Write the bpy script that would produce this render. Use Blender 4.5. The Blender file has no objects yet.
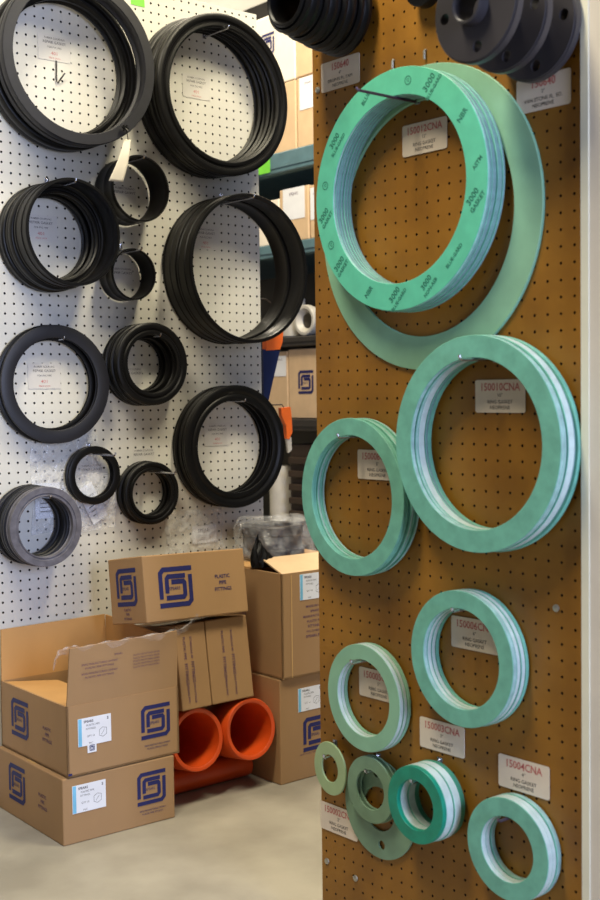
import bpy, bmesh, math, random
from mathutils import Vector, Matrix
random.seed(7)
PI = math.pi
scene = bpy.context.scene
C = scene.collection
# ------------------------------------------------------------------ camera
F_PX, PITCH, ROLL, PHI, EYE = 1215.66, -0.046753, -0.012854, 0.698596, 1.045
ca, sa = math.cos(PHI), math.sin(PHI)
def lv(x, y, z): return Vector((x*ca+y*sa, -x*sa+y*ca, z))       # level camera frame -> room frame
R0 = lv(1, 0, 0); U0 = lv(0, -math.sin(PITCH), math.cos(PITCH)); FW = lv(0, math.cos(PITCH), math.sin(PITCH))
RT = R0*math.cos(ROLL)+U0*math.sin(ROLL); UP = U0*math.cos(ROLL)-R0*math.sin(ROLL)
cd = bpy.data.cameras.new('camera'); cam = bpy.data.objects.new('camera', cd); C.objects.link(cam)
cam.matrix_world = Matrix(((RT.x, UP.x, -FW.x, 0), (RT.y, UP.y, -FW.y, 0), (RT.z, UP.z, -FW.z, EYE), (0, 0, 0, 1)))
cd.sensor_fit = 'HORIZONTAL'; cd.sensor_width = 36; cd.lens = F_PX/600*36; cd.clip_start = .05
cd.dof.use_dof = True; cd.dof.focus_distance = 2.75; cd.dof.aperture_fstop = 9.0
scene.camera = cam
scene.view_settings.view_transform = 'Standard'; scene.view_settings.look = 'None'
scene.view_settings.gamma = 1; scene.view_settings.use_curve_mapping = False
scene.view_settings.exposure = 0.0
# ------------------------------------------------------------------ light
w = bpy.data.worlds.new('world'); scene.world = w; w.use_nodes = True
bg = w.node_tree.nodes['Background']; bg.inputs['Color'].default_value = (.88, .90, 1, 1); bg.inputs['Strength'].default_value = .11
def area(name, loc, target, sx, sy, power, col):
    l = bpy.data.lights.new(name, 'AREA'); l.shape = 'RECTANGLE'; l.size = sx; l.size_y = sy; l.energy = power; l.color = col
    o = bpy.data.objects.new(name, l); C.objects.link(o); o.location = loc
    o.rotation_euler = (Vector(target)-Vector(loc)).to_track_quat('-Z', 'Y').to_euler(); return o
area('window_daylight', (.80, -2.4, 1.5), (1.15, 2.85, .9), 1.15, 1.9, 170, (.58, .68, 1))
area('ceiling_light', (.45, 1.5, 3.1), (1.1, 1.6, 0), .35, 1.2, 66, (1, .91, .70))
area('ceiling_light', (3.0, 4.4, 3.1), (3.0, 4.4, 0), .3, 1.3, 66, (1, .90, .70))
area('added_ceiling_fill', (4.1, 5.4, 2.62), (4.1, 5.4, 3.2), .3, 1.3, 14, (1, .94, .8))  # added upward fill to brighten the ceiling, no fixture belongs to it
area('ceiling_light', (2.25, 2.85, 3.1), (2.7, 3.5, .4), .9, .3, 50, (1, .88, .66))
area('ceiling_light', (2.15, 1.5, 3.1), (2.1, 2.2, 0), .3, .9, 50, (1, .90, .64))

# ------------------------------------------------------------------ materials
def srgb(r, g, b):
    f = lambda c: (c/255/12.92) if c/255 <= .04045 else ((c/255+.055)/1.055)**2.4
    return (f(r), f(g), f(b), 1)
def mat(name, col, rough=.6, metal=0, var=.12, scale=18, bump=0, bscale=60, spec=.5, alpha=1, trans=0, stretch=None, col2=None, blotch=(.35, .65)):
    m = bpy.data.materials.new(name); m.use_nodes = True; nt = m.node_tree; n = nt.nodes; L = nt.links
    b = n['Principled BSDF']; b.inputs['Roughness'].default_value = rough; b.inputs['Metallic'].default_value = metal
    b.inputs['Specular IOR Level'].default_value = spec; b.inputs['Alpha'].default_value = alpha
    b.inputs['Transmission Weight'].default_value = trans
    tc = n.new('ShaderNodeTexCoord'); mp = n.new('ShaderNodeMapping'); L.new(tc.outputs['Object'], mp.inputs[0])
    if stretch: mp.inputs['Scale'].default_value = stretch
    nz = n.new('ShaderNodeTexNoise'); nz.inputs['Scale'].default_value = scale; nz.inputs['Detail'].default_value = 5
    L.new(mp.outputs[0], nz.inputs['Vector'])
    cr = n.new('ShaderNodeValToRGB'); cr.color_ramp.elements[0].position = blotch[0]; cr.color_ramp.elements[1].position = blotch[1]
    c2 = col2 or tuple(c*(1-var) for c in col[:3])+(1,)
    cr.color_ramp.elements[0].color = c2; cr.color_ramp.elements[1].color = tuple(min(1, c*(1+var*.5)) for c in col[:3])+(1,)
    L.new(nz.outputs['Fac'], cr.inputs[0]); L.new(cr.outputs[0], b.inputs['Base Color'])
    if bump:
        n2 = n.new('ShaderNodeTexNoise'); n2.inputs['Scale'].default_value = bscale; n2.inputs['Detail'].default_value = 4
        L.new(mp.outputs[0], n2.inputs['Vector'])
        bp = n.new('ShaderNodeBump'); bp.inputs['Strength'].default_value = bump; bp.inputs['Distance'].default_value = .003
        L.new(n2.outputs['Fac'], bp.inputs['Height']); L.new(bp.outputs[0], b.inputs['Normal'])
    return m
M = {}
M['white_board'] = mat('white_hardboard', srgb(212, 209, 200), .45, var=.05, scale=4)
M['brown_board'] = mat('brown_hardboard', srgb(150, 102, 26), .5, var=.22, scale=6, col2=srgb(128, 84, 16), bump=.08, bscale=300)
M['hole_shade'] = mat('hole_shade', srgb(24, 18, 14), .9)  # shade inside the white board's peg holes, painted as a dark colour
M['hole_shade_brown'] = mat('brown_hole_shade', srgb(44, 24, 12), .9)  # same painted shade for the holes of the brown board
M['wood_frame'] = mat('frame_wood', srgb(120, 90, 60), .7, stretch=(1, 1, 8))
M['floor'] = mat('concrete', srgb(162, 156, 143), .55, var=.16, scale=3.5, bump=.1, bscale=40, col2=srgb(138, 132, 120))
M['ceiling'] = mat('ceiling_paint', srgb(176, 170, 158), .9, var=.04)
M['wall'] = mat('wall_paint', srgb(190, 184, 170), .9, var=.04)
M['cream'] = mat('cream_paint', srgb(214, 204, 188), .5, var=.06, scale=9, bump=.15, bscale=25)
M['cream_lip'] = mat('cream_lit_edge', srgb(228, 224, 200), .4, var=.03)  # paler cream: light catching the column corner, put into the colour
M['carton'] = mat('cardboard', srgb(162, 127, 87), .75, var=.10, scale=5, bump=.12, bscale=30, stretch=(1, 1, .35))
M['carton_in'] = mat('cardboard_inside', srgb(188, 144, 90), .8, var=.10, scale=5, bump=.08, bscale=30)
M['pale_carton'] = mat('pale_carton', srgb(236, 226, 210), .7, var=.05)
M['tan_carton'] = mat('tan_carton', srgb(208, 178, 142), .75, var=.06)
M['tape'] = mat('packing_tape', srgb(198, 160, 108), .25, var=.05)
M['ink'] = mat('navy_ink', srgb(26, 30, 92), .6, var=.1, scale=120)
M['ink_purple'] = mat('purple_ink', srgb(92, 62, 92), .7, var=.15, scale=160)
M['ink_black'] = mat('black_ink', srgb(52, 48, 50), .7)
M['ink_red'] = mat('red_ink', srgb(198, 104, 100), .7, var=.2, scale=300)
M['ink_green'] = mat('dark_green_ink', srgb(38, 118, 100), .7, var=.3, scale=200)
M['ink_blue'] = mat('light_blue_ink', srgb(120, 190, 226), .6)
M['paper'] = mat('white_paper', srgb(228, 230, 236), .55, var=.04)
M['card'] = mat('cream_card', srgb(226, 210, 190), .4, var=.05)
M['tag_paper'] = mat('kraft_tag', srgb(214, 206, 190), .7, var=.08)
M['green'] = mat('green_gasket', srgb(112, 180, 158), .5, var=.14, scale=40, bump=.05, bscale=150)
M['green_edge'] = mat('gasket_cut_edge', srgb(150, 186, 178), .6, var=.2, scale=60)
M['turq'] = mat('turquoise_gasket', srgb(96, 196, 162), .45, var=.08, scale=30)
M['blue_edge'] = mat('gasket_slate_edge', srgb(112, 146, 146), .6, var=.3, scale=90, stretch=(1, 1, 14))
M['pale_green'] = mat('pale_green_gasket', srgb(138, 186, 154), .5, var=.08, scale=20)
M['pale_edge'] = mat('pale_gasket_edge', srgb(188, 206, 200), .55, var=.12, scale=50)
M['lime_pale'] = mat('yellow_green_gasket', srgb(160, 184, 138), .5, var=.08)
M['deep_green'] = mat('emerald_gasket', srgb(20, 140, 112), .4, var=.14, scale=50)
M['deep_edge'] = mat('emerald_gasket_edge', srgb(66, 136, 110), .5, var=.14, scale=50)
M['sage'] = mat('sage_gasket', srgb(120, 152, 124), .5, var=.12, scale=25)
M['rubber'] = mat('black_rubber', srgb(9, 8, 8), .40, var=.25, scale=14, spec=.28, bump=.03, bscale=80)
M['rubber_face'] = mat('dusty_black_rubber', srgb(21, 21, 29), .5, var=.25, scale=20, spec=.5)
M['rubber_grey'] = mat('dusty_grey_rubber', srgb(98, 96, 104), .6, var=.3, scale=45, bump=.05)
M['pvc_grey'] = mat('dark_grey_plastic', srgb(52, 49, 52), .4, var=.15, scale=12)
M['steel'] = mat('bright_steel', srgb(200, 200, 205), .25, metal=1, var=.05)
M['hook_dark'] = mat('plum_steel', srgb(110, 92, 110), .35, metal=.8, var=.1)
M['orange'] = mat('orange_plastic', srgb(206, 76, 22), .42, var=.12, scale=12)
M['orange_hi'] = mat('orange_handle', srgb(240, 110, 40), .4)
M['navy'] = mat('navy_sleeve', srgb(22, 36, 84), .35)
M['rack'] = mat('slate_rack_paint', srgb(88, 118, 128), .45)
M['rack_dark'] = mat('dark_rack_steel', srgb(50, 46, 44), .5)
M['lime'] = mat('lime_sticker', srgb(120, 210, 70), .5)
M['dark_crate'] = mat('dark_brown_crate', srgb(56, 42, 32), .6)
M['grey_plastic'] = mat('grey_cap_plastic', srgb(190, 186, 178), .45)
M['screw'] = mat('screw_head', srgb(180, 176, 160), .35, metal=.7)
def film(name, fac=.35, tint=(.95, .96, 1, 1), bump=1.0):
    m = bpy.data.materials.new(name); m.use_nodes = True; nt = m.node_tree; n = nt.nodes; L = nt.links
    for x in list(n):
        if x.type != 'OUTPUT_MATERIAL': n.remove(x)
    out = [x for x in n if x.type == 'OUTPUT_MATERIAL'][0]
    t = n.new('ShaderNodeBsdfTransparent'); g = n.new('ShaderNodeBsdfPrincipled'); g.inputs['Base Color'].default_value = tint
    g.inputs['Roughness'].default_value = .16; g.inputs['Specular IOR Level'].default_value = .9
    mx = n.new('ShaderNodeMixShader'); nz = n.new('ShaderNodeTexNoise'); nz.inputs['Scale'].default_value = 26; nz.inputs['Detail'].default_value = 3
    tc = n.new('ShaderNodeTexCoord'); L.new(tc.outputs['Object'], nz.inputs['Vector'])
    mr = n.new('ShaderNodeMapRange'); mr.inputs[1].default_value = .35; mr.inputs[2].default_value = .75; mr.inputs[3].default_value = fac*.35; mr.inputs[4].default_value = fac*1.7
    L.new(nz.outputs['Fac'], mr.inputs[0]); L.new(mr.outputs[0], mx.inputs[0]); L.new(t.outputs[0], mx.inputs[1]); L.new(g.outputs[0], mx.inputs[2]); L.new(mx.outputs[0], out.inputs['Surface'])
    bp = n.new('ShaderNodeBump'); bp.inputs['Strength'].default_value = bump; bp.inputs['Distance'].default_value = .02
    L.new(nz.outputs['Fac'], bp.inputs['Height']); L.new(bp.outputs[0], g.inputs['Normal'])
    return m
M['film'] = film('clear_film', .3); M['film_thick'] = film('crumpled_film', .15)

# ------------------------------------------------------------------ helpers
class MB:
    def __init__(s): s.v = []; s.f = []; s.m = []; s.sm = []
    def add(s, vs, fs, mi=0, T=None, smooth=False):
        k = len(s.v)
        s.v += [tuple((T @ Vector(p)) if T is not None else p) for p in vs]
        s.f += [tuple(k+i for i in f) for f in fs]; s.m += [mi]*len(fs); s.sm += [smooth]*len(fs); return s
    def box(s, lo, hi, mi=0, T=None, b=0):
        x0, y0, z0 = lo; x1, y1, z1 = hi
        if b:
            bm = bmesh.new(); bmesh.ops.create_cube(bm, size=1)
            for v in bm.verts: v.co = Vector(((x0+x1)/2+v.co.x*(x1-x0), (y0+y1)/2+v.co.y*(y1-y0), (z0+z1)/2+v.co.z*(z1-z0)))
            bmesh.ops.bevel(bm, geom=bm.edges[:]+bm.verts[:], offset=b, segments=2, affect='EDGES', profile=.5)
            bm.verts.index_update()
            s.add([tuple(v.co) for v in bm.verts], [[v.index for v in f.verts] for f in bm.faces], mi, T); bm.free(); return s
        return s.add([(x0,y0,z0),(x1,y0,z0),(x1,y1,z0),(x0,y1,z0),(x0,y0,z1),(x1,y0,z1),(x1,y1,z1),(x0,y1,z1)],
                     [(0,3,2,1),(4,5,6,7),(0,1,5,4),(1,2,6,5),(2,3,7,6),(3,0,4,7)], mi, T)
    def lathe(s, prof, n=96, mis=None, T=None, smooth=True):      # closed profile of (radius, height) about +Z
        vs = []; P = len(prof)
        for i in range(n):
            a = 2*PI*i/n; c, d = math.cos(a), math.sin(a)
            vs += [(r*c, r*d, h) for r, h in prof]
        k = len(s.v); s.v += [tuple((T @ Vector(p)) if T is not None else p) for p in vs]
        for i in range(n):
            j = (i+1) % n
            for q in range(P):
                r = (q+1) % P
                s.f.append((k+i*P+q, k+i*P+r, k+j*P+r, k+j*P+q)); s.m.append(mis[q] if mis else 0); s.sm.append(smooth)
        return s
    def tube(s, pts, r, n=10, mi=0, cap=True):
        pts = [Vector(p) for p in pts]; rings = []; up = Vector((0, 0, 1))
        for i, p in enumerate(pts):
            t = (pts[min(i+1, len(pts)-1)]-pts[max(i-1, 0)]).normalized()
            a = t.cross(up if abs(t.z) < .9 else Vector((1, 0, 0))).normalized(); b = t.cross(a)
            rings.append([tuple(p+(a*math.cos(2*PI*k/n)+b*math.sin(2*PI*k/n))*r) for k in range(n)])
        vs = [q for R in rings for q in R]; fs = []
        for i in range(len(pts)-1):
            for k in range(n): fs.append((i*n+k, i*n+(k+1) % n, (i+1)*n+(k+1) % n, (i+1)*n+k))
        if cap: fs += [tuple(range(n))[::-1], tuple((len(pts)-1)*n+k for k in range(n))]
        return s.add(vs, fs, mi, None, True)
    def grid(s, fn, nu, nv, mi=0, T=None, smooth=True):
        vs = [fn(i/nu, j/nv) for j in range(nv+1) for i in range(nu+1)]
        return s.add(vs, [(j*(nu+1)+i, j*(nu+1)+i+1, (j+1)*(nu+1)+i+1, (j+1)*(nu+1)+i) for j in range(nv) for i in range(nu)], mi, T, smooth)
    def mesh(s, name, mats):
        me = bpy.data.meshes.new(name); me.from_pydata(s.v, [], s.f); me.update()
        for m in mats: me.materials.append(m)
        me.polygons.foreach_set('material_index', s.m); me.polygons.foreach_set('use_smooth', s.sm)
        bm = bmesh.new(); bm.from_mesh(me); bmesh.ops.recalc_face_normals(bm, faces=bm.faces); 
        bm.to_mesh(me); bm.free()
        return me
    def obj(s, name, mats, parent=None, sharp=True):
        if not isinstance(mats, (list, tuple)): mats = [mats]
        me = s.mesh(name, mats)
        return link(name, me, parent, sharp)
def link(name, me, parent=None, sharp=True):
    o = bpy.data.objects.new(name, me); C.objects.link(o)
    if parent: o.parent = parent
    if sharp and me.polygons and any(p.use_smooth for p in me.polygons):
        try: me.set_sharp_from_angle(angle=math.radians(38))
        except Exception: pass
    return o
def tag(o, label, cat, group=None, kind=None):
    o['label'] = label; o['category'] = cat
    if group: o['group'] = group
    if kind: o['kind'] = kind
    return o
def empty(name, label, cat, Mx=None, group=None):
    o = bpy.data.objects.new(name, None); C.objects.link(o); o.empty_display_size = .05
    if Mx is not None: o.matrix_world = Mx
    return tag(o, label, cat, group)
def struct(o): o['kind'] = 'structure'; return o
YW, XB = 2.85238, 1.50151
def frameW(x, d, z, yaw=0):      # local x along white board, local y up, local z out of the board
    c, s_ = math.cos(yaw), math.sin(yaw)
    return Matrix.Translation((x, YW-d, z)) @ Matrix.Rotation(yaw, 4, 'Z') @ Matrix(((1,0,0,0),(0,0,-1,0),(0,1,0,0),(0,0,0,1)))
def frameB(y, d, z, yaw=0):      # same on the brown board: local x toward the camera side, local z out of the board
    return Matrix.Translation((XB-d, y, z)) @ Matrix.Rotation(-yaw, 4, 'Z') @ Matrix(((0,0,-1,0),(-1,0,0,0),(0,1,0,0),(0,0,0,1)))
_tc = {}
def text_geo(s, size, bold=0):
    key = (s, round(size, 5), bold)
    if key in _tc: return _tc[key]
    cu = bpy.data.curves.new('t', 'FONT'); cu.body = s; cu.size = size; cu.align_x = 'CENTER'; cu.align_y = 'CENTER'; cu.resolution_u = 2; cu.offset = bold*size
    o = bpy.data.objects.new('t', cu); C.objects.link(o); dg = bpy.context.evaluated_depsgraph_get(); dg.update()
    me = bpy.data.meshes.new_from_object(o.evaluated_get(dg))
    g = ([tuple(v.co) for v in me.vertices], [tuple(p.vertices) for p in me.polygons])
    bpy.data.objects.remove(o); bpy.data.curves.remove(cu); bpy.data.meshes.remove(me)
    _tc[key] = g; return g
def put_text(mb, s, x, y, size, z=0, rot=0, sx=1, bold=.0, mi=0):
    v, f = text_geo(s, size, bold)
    mb.add(v, f, mi, Matrix.Translation((x, y, z)) @ Matrix.Rotation(rot, 4, 'Z') @ Matrix.Diagonal((sx, 1, 1, 1)))
def stroke(mb, pts, w, z=0, mi=0, T=None):
    P = [Vector((p[0], p[1])) for p in pts]; L_ = []; R_ = []
    for i, p in enumerate(P):
        d0 = (P[i]-P[i-1]).normalized() if i else (P[1]-P[0]).normalized()
        d1 = (P[i+1]-P[i]).normalized() if i < len(P)-1 else d0
        n0 = Vector((-d0.y, d0.x)); n1 = Vector((-d1.y, d1.x)); m = (n0+n1).normalized(); k = (w/2)/max(.3, m.dot(n0))
        L_.append((p.x+m.x*k, p.y+m.y*k, z)); R_.append((p.x-m.x*k, p.y-m.y*k, z))
    n = len(P); mb.add(L_+R_, [(i, i+1, n+i+1, n+i) for i in range(n-1)], mi, T)
def logo(mb, cx, cy, S, z=0, mi=0, extra=True):
    h = S/2; w = S*.118; c = S*.09
    T = Matrix.Translation((cx, cy, 0))
    e = h-w/2
    stroke(mb, [(h, e), (-e+c, e), (-e, e-c), (-e, -e+w*1.35)], w, z, mi, T)
    stroke(mb, [(-h, -e), (e-c, -e), (e, -e+c), (e, e-w*1.35)], w, z, mi, T)
    i = e-w*1.52
    stroke(mb, [(i+w*.3, i), (-i+c*.6, i), (-i, i-c*.6), (-i, -w*1.25)], w, z, mi, T)
    stroke(mb, [(-i-w*.3, -i), (i-c*.6, -i), (i, -i+c*.6), (i, w*.7), (i-c*.4, w*1.05), (-i+w*1.15, w*1.05)], w, z, mi, T)
    put_text(mb, 'SPEARS', cx-S*.04, cy-w*.35, S*.12, z, 0, .85, .0, mi)

# ------------------------------------------------------------------ room
mb = MB(); mb.box((-4, -4, -.05), (7, 8, 0)); struct(mb.obj('floor', M['floor']))
mb = MB(); mb.box((-1, 2.0, 3.2), (7, 8, 3.25)); struct(mb.obj('ceiling', M['ceiling']))
mb = MB(); mb.box((-1, 7.0, 0), (7, 7.1, 3.2)); struct(mb.obj('wall_back', M['wall']))
mb = MB(); mb.box((5.6, 0, 0), (5.7, 7.0, 3.2)); struct(mb.obj('wall_right', M['wall']))
mb = MB(); mb.box((XB-.010, .55, 0), (XB+.22, 1.118, 3.0), b=.003)
mb.box((XB-.012, 1.106, 0), (XB-.003, 1.120, 3.0), 1)
o = struct(mb.obj('trim_1', [M['cream'], M['cream_lip']]))

# ------------------------------------------------------------------ pegboards
def pegboard_panel(Fm, x0, x1, z0, z1, r, mats, parent):
    """Fm: function of (x, depth, z) -> frame; cells 1 inch with real holes."""
    p = .0254; mb = MB(); T = Fm
    nx = round((x1-x0)/p); nz = round((z1-z0)/p); h = p/2; D = .006
    oct_ = [(math.cos(a), math.sin(a)) for a in [PI/4*k+PI/4 for k in range(8)]]
    sq = [(1, 1), (0, 1), (-1, 1), (-1, 0), (-1, -1), (0, -1), (1, -1), (1, 0)]
    vs = []; fs = []; ms = []
    for i in range(nx):
        for j in range(nz):
            cx, cz = x0+(i+.5)*p, z0+(j+.5)*p; k = len(vs)
            vs += [(cx+a*h, cz+b*h, 0) for a, b in sq]
            vs += [(cx+a*r, cz+b*r, 0) for a, b in oct_]
            vs += [(cx+a*r, cz+b*r, -D) for a, b in oct_]
            for q in range(8):
                t = (q+1) % 8
                fs.append((k+q, k+t, k+8+t, k+8+q)); ms.append(0)
                fs.append((k+8+q, k+8+t, k+16+t, k+16+q)); ms.append(1)
            fs.append(tuple(k+16+q for q in range(8))); ms.append(1)  # hole closed by a dark floor that stands for shade
    # rim and rear
    k = len(vs); X0, X1, Z0, Z1 = x0, x0+nx*p, z0, z0+nz*p
    vs += [(X0,Z0,0),(X1,Z0,0),(X1,Z1,0),(X0,Z1,0),(X0,Z0,-D-.001),(X1,Z0,-D-.001),(X1,Z1,-D-.001),(X0,Z1,-D-.001)]
    for f in [(0,1,5,4),(1,2,6,5),(2,3,7,6),(3,0,4,7),(4,5,6,7)]: fs.append(tuple(k+q for q in f)); ms.append(0)
    me = bpy.data.meshes.new('panel'); me.from_pydata(vs, [], fs); me.update()
    for m in mats: me.materials.append(m)
    me.polygons.foreach_set('material_index', ms)
    o = bpy.data.objects.new('panel', me); C.objects.link(o); o.parent = parent; o.matrix_parent_inverse = parent.matrix_world.inverted()
    o.matrix_world = T
    return o
pw = empty('white_pegboard', 'tall white pegboard standing on the left, hung with black rubber rings', 'pegboard')
# local x = world x, local y = world z
pegboard_panel(Matrix(((1,0,0,0),(0,0,-1,YW),(0,1,0,0),(0,0,0,1))), 1.4237-15.5*.0254, 1.4237+32.5*.0254, 1.282-49.5*.0254, 1.282+34.5*.0254, .0033, [M['white_board'], M['hole_shade']], pw)
mb = MB()
for x in (1.05, 1.62, 2.19): mb.box((x, YW+.0075, 0), (x+.045, YW+.055, 2.14), b=.002)
for z in (.05, 1.06, 2.08): mb.box((1.05, YW+.0078, z), (2.234, YW+.05, z+.05), b=.002)
mb.obj('frame', M['wood_frame'], pw)
pb = empty('brown_pegboard', 'tall brown pegboard on the right, hung with green ring gaskets', 'pegboard')
pegboard_panel(Matrix(((0,0,-1,XB),(-1,0,0,0),(0,1,0,0),(0,0,0,1))), -(1.2165+20.5*.0254), -(1.2165-3.5*.0254), .7035-27.5*.0254, .7035+60.5*.0254, .0025, [M['brown_board'], M['hole_shade_brown']], pb)
mb = MB()
for y in (1.14, 1.40, 1.68): mb.box((XB+.0075, y, 0), (XB+.055, y+.045, 2.2), b=.002)
for z in (.05, 1.06, 2.1): mb.box((XB+.0078, 1.14, z), (XB+.05, 1.724, z+.05), b=.002)
mb.obj('frame', M['wood_frame'], pb)
# screws in the brown board
for y, z, lab in ((1.176, .708, 'pale screw head in the brown pegboard beside its right edge'), (1.722, .151, 'pale screw head low on the left edge of the brown pegboard'),
                  (1.642, .142, 'small brass screw head low on the brown pegboard, right of another'),
                  (1.727, .781, 'pale screw head on the left edge of the brown pegboard below the medium gaskets'), (1.722, 1.606, 'round pale screw head on the left edge of the brown pegboard near the top')):
    mb = MB(); mb.lathe([(0, 0), (.006, 0), (.0055, .0022), (.003, .0035), (0, .004)], 16); o = mb.obj('screw', M['screw']); o.matrix_world = frameB(y, 0.0005, z)
    tag(o, lab, 'screw')

# ------------------------------------------------------------------ hooks
def hook(fr, L_, label, group, rod=.0025, mats=None, tip=.010, dark=False):
    """straight peg hook: back loop up into the board, long arm, short upturned tip; local z out of the board"""
    t = empty('peg_hook', label, 'hook', fr, group)
    mb = MB(); mb.tube([(0, .0275, -.004), (0, .0275, .003), (0, .026, .0045), (0, .004, .0045), (0, 0, .0065), (0, 0, L_-.003), (0, .003, L_), (0, tip, L_+.001)], rod, 8)
    o = mb.obj('wire', M['hook_dark'] if dark else M['steel'], t)
    mb = MB(); mb.box((-.006, -.004, .0008), (.006, .03, .0026), b=.0006); mb.obj('back_plate', M['steel'], t)
    return t

# ------------------------------------------------------------------ gaskets and rings
def gasket_mesh(R, r, t, mats, bolt=None, n=112):
    b = min(.0008, t*.25); mb = MB()
    prof = [(r, b), (r+b, 0), (R-b, 0), (R, b), (R, t-b), (R-b, t), (r+b, t), (r, t-b)]
    mb.lathe(prof, n, [0, 0, 0, 1, 0, 0, 0, 1], smooth=False)
    return mb.mesh('gasket', mats)
ORD = ['front-most', 'second from the front', 'third from the front', 'fourth from the front', 'fifth from the front', 'sixth from the front', 'seventh from the front']
def ordinal(i, n):
    if i == 0: return 'front-most'
    if i == n-1: return 'rearmost'
    return ORD[i]
def gasket_stack(y, z, R, r, d, yaw, layers, desc, group, name='ring_gasket', back=.003):
    tot = sum(a[0] for a in layers); gap = (d-back-tot)/max(1, len(layers)-1) if len(layers) > 1 else 0
    top = z+r; pos = d; n = len(layers); outs = []; cache = {}
    for i, L_ in enumerate(layers):
        t, mats = L_[0], L_[1]; dr = L_[2] if len(L_) > 2 else 0
        key = (t, mats, dr)
        if key not in cache:
            cache[key] = link(name, gasket_mesh(R+dr, r, t, [M[mats[0]], M[mats[1]]]), None, True); o = cache[key]
        else:
            o = cache[key].copy(); C.objects.link(o)
        pos -= t
        jy = 0 if i == 0 else random.uniform(-.0015, .0015); jz = 0 if i == 0 else random.uniform(-.0012, .0002)
        o.matrix_world = frameB(y+jy, pos, z+jz, yaw*(1-i/n))
        pos -= gap
        lab = desc.replace('#', ordinal(i, n)) if n > 1 else desc.replace('# ', '')
        tag(o, lab, 'gasket', group if n > 1 else None); outs.append(o)
    return outs
rad = math.radians
G, GE = ('green', 'green_edge'), None
# 1 big printed stack
st = gasket_stack(1.464, 1.382, .2008, .1556, .056, rad(-.6), [(.005, ('turq', 'green_edge'))]+[(.0056, ('green', 'blue_edge'), dr) for dr in (-.001, .0005, -.0015, 0, -.001, .0005)],
                  '# turquoise green ring gasket of the large upper stack', 'large upper stack of green ring gaskets', back=.0145)
# stamped marks on its front
def stamp_part(mb):
    o = mb.obj('stamped_mark', M['ink_green'], st[0], False); o.location = (0, 0, .0054)
def stamp(ang, txts, rot=rad(48), rr=.178):
    mb = MB(); cx, cy = rr*math.cos(rad(ang)), rr*math.sin(rad(ang))
    for k, (s_, sz, off, al) in enumerate(txts):
        put_text(mb, s_, cx+off*math.sin(-rot)+al*math.cos(rot), cy+off*math.cos(rot)+al*math.sin(rot), sz, 0, rot, 1, .02)
    stamp_part(mb)
for a, tx in ((62, [('3000', .016, .007, 0), ('BLUE-GARD', .009, -.007, 0)]), (33, [('NBR', .013, 0, 0)]), (5, [('ASTM', .010, 0, .004)]), (-12, [('3000', .015, .006, 0), ('GASKET', .011, -.008, 0)]),
              (-43, [('BLUE-GARD', .009, 0, 0)]), (-66, [('3000', .014, .005, 0), ('NON-ASB', .009, -.008, 0)]), (-90, [('3000', .015, .006, 0), ('BLUE-GARD', .009, -.008, 0)]), (-112, [('NBR', .012, 0, 0)]),
              (-140, [('3000', .015, .006, 0), ('GASKET', .010, -.007, 0)]), (145, [('3000', .015, .005, .0), ('BLUE-GARD', .009, -.008, 0)]), (188, [('3000', .015, .005, 0), ('GASKET', .010, -.008, 0)]), (113, [('BLUE', .011, 0, 0)])):
    stamp(a, tx)
for a in (205, 170, 80):
    mb = MB(); cx, cy = .178*math.cos(rad(a)), .178*math.sin(rad(a))
    mb.lathe([(.0062, 0), (.0074, 0), (.0074, .0001), (.0062, .0001)], 20, T=Matrix.Translation((cx, cy, 0)), smooth=False); put_text(mb, 'G', cx, cy, .008); stamp_part(mb)
# big thin full-size gasket behind it
gasket_stack(1.450, 1.337, .2552, .1983, .0062, 0, [(.0030, ('pale_green', 'pale_green')), (.0022, ('pale_green', 'green'))],
             '# wide pale green sheet gasket hanging flat behind the large upper stack', 'wide pale green gaskets behind the upper stack', back=.0006)
# 2
gasket_stack(1.293, .961, .1720, .1364, .059, rad(-.3), [(.0085, ('green', 'green_edge')), (.006, ('green', 'green_edge'), -.003), (.015, ('green', 'pale_edge'), .0005), (.006, ('green', 'blue_edge'), -.003), (.009, ('green', 'green'), .0015)],
             '# green ring gasket of the big stack at right of brown board', 'big middle stack of green ring gaskets', back=.0085)
# 3
gasket_stack(1.604, .858, .1414, .1107, .0385, rad(2.4), [(.006, ('green', 'green'))]+[(.0055, ('green', 'green_edge' if k % 2 else 'green'), d_) for k, d_ in enumerate((-.001, .0005, -.0015, 0))],
             '# green ring gasket of the medium stack left of the biggest', 'medium stack of green ring gaskets', back=.004)
# 4
gasket_stack(1.341, .608, .1121, .0826, .040, 0, [(.009, ('green', 'green_edge')), (.009, ('green', 'pale_edge'), -.0005), (.009, ('green', 'pale_edge'), .0005), (.007, ('green', 'green'), 0)],
             '# green ring gasket of the stack below the big middle stack', 'lower middle stack of green ring gaskets')
# 5
gasket_stack(1.587, .496, .0968, .0694, .029, rad(1.2), [(.009, ('pale_green', 'pale_edge')), (.008, ('pale_green', 'pale_edge'), .0004), (.007, ('pale_green', 'pale_green'), 0)],
             '# pale green ring gasket with whitish rim, lower left stack', 'lower left stack of pale green ring gaskets')
# 6
gasket_stack(1.694, .340, .0500, .0256, .016, rad(5.5), [(.004, ('lime_pale', 'lime_pale'))], 'small thin yellow-green ring gasket hanging at left edge of brown pegboard', None)
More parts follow.
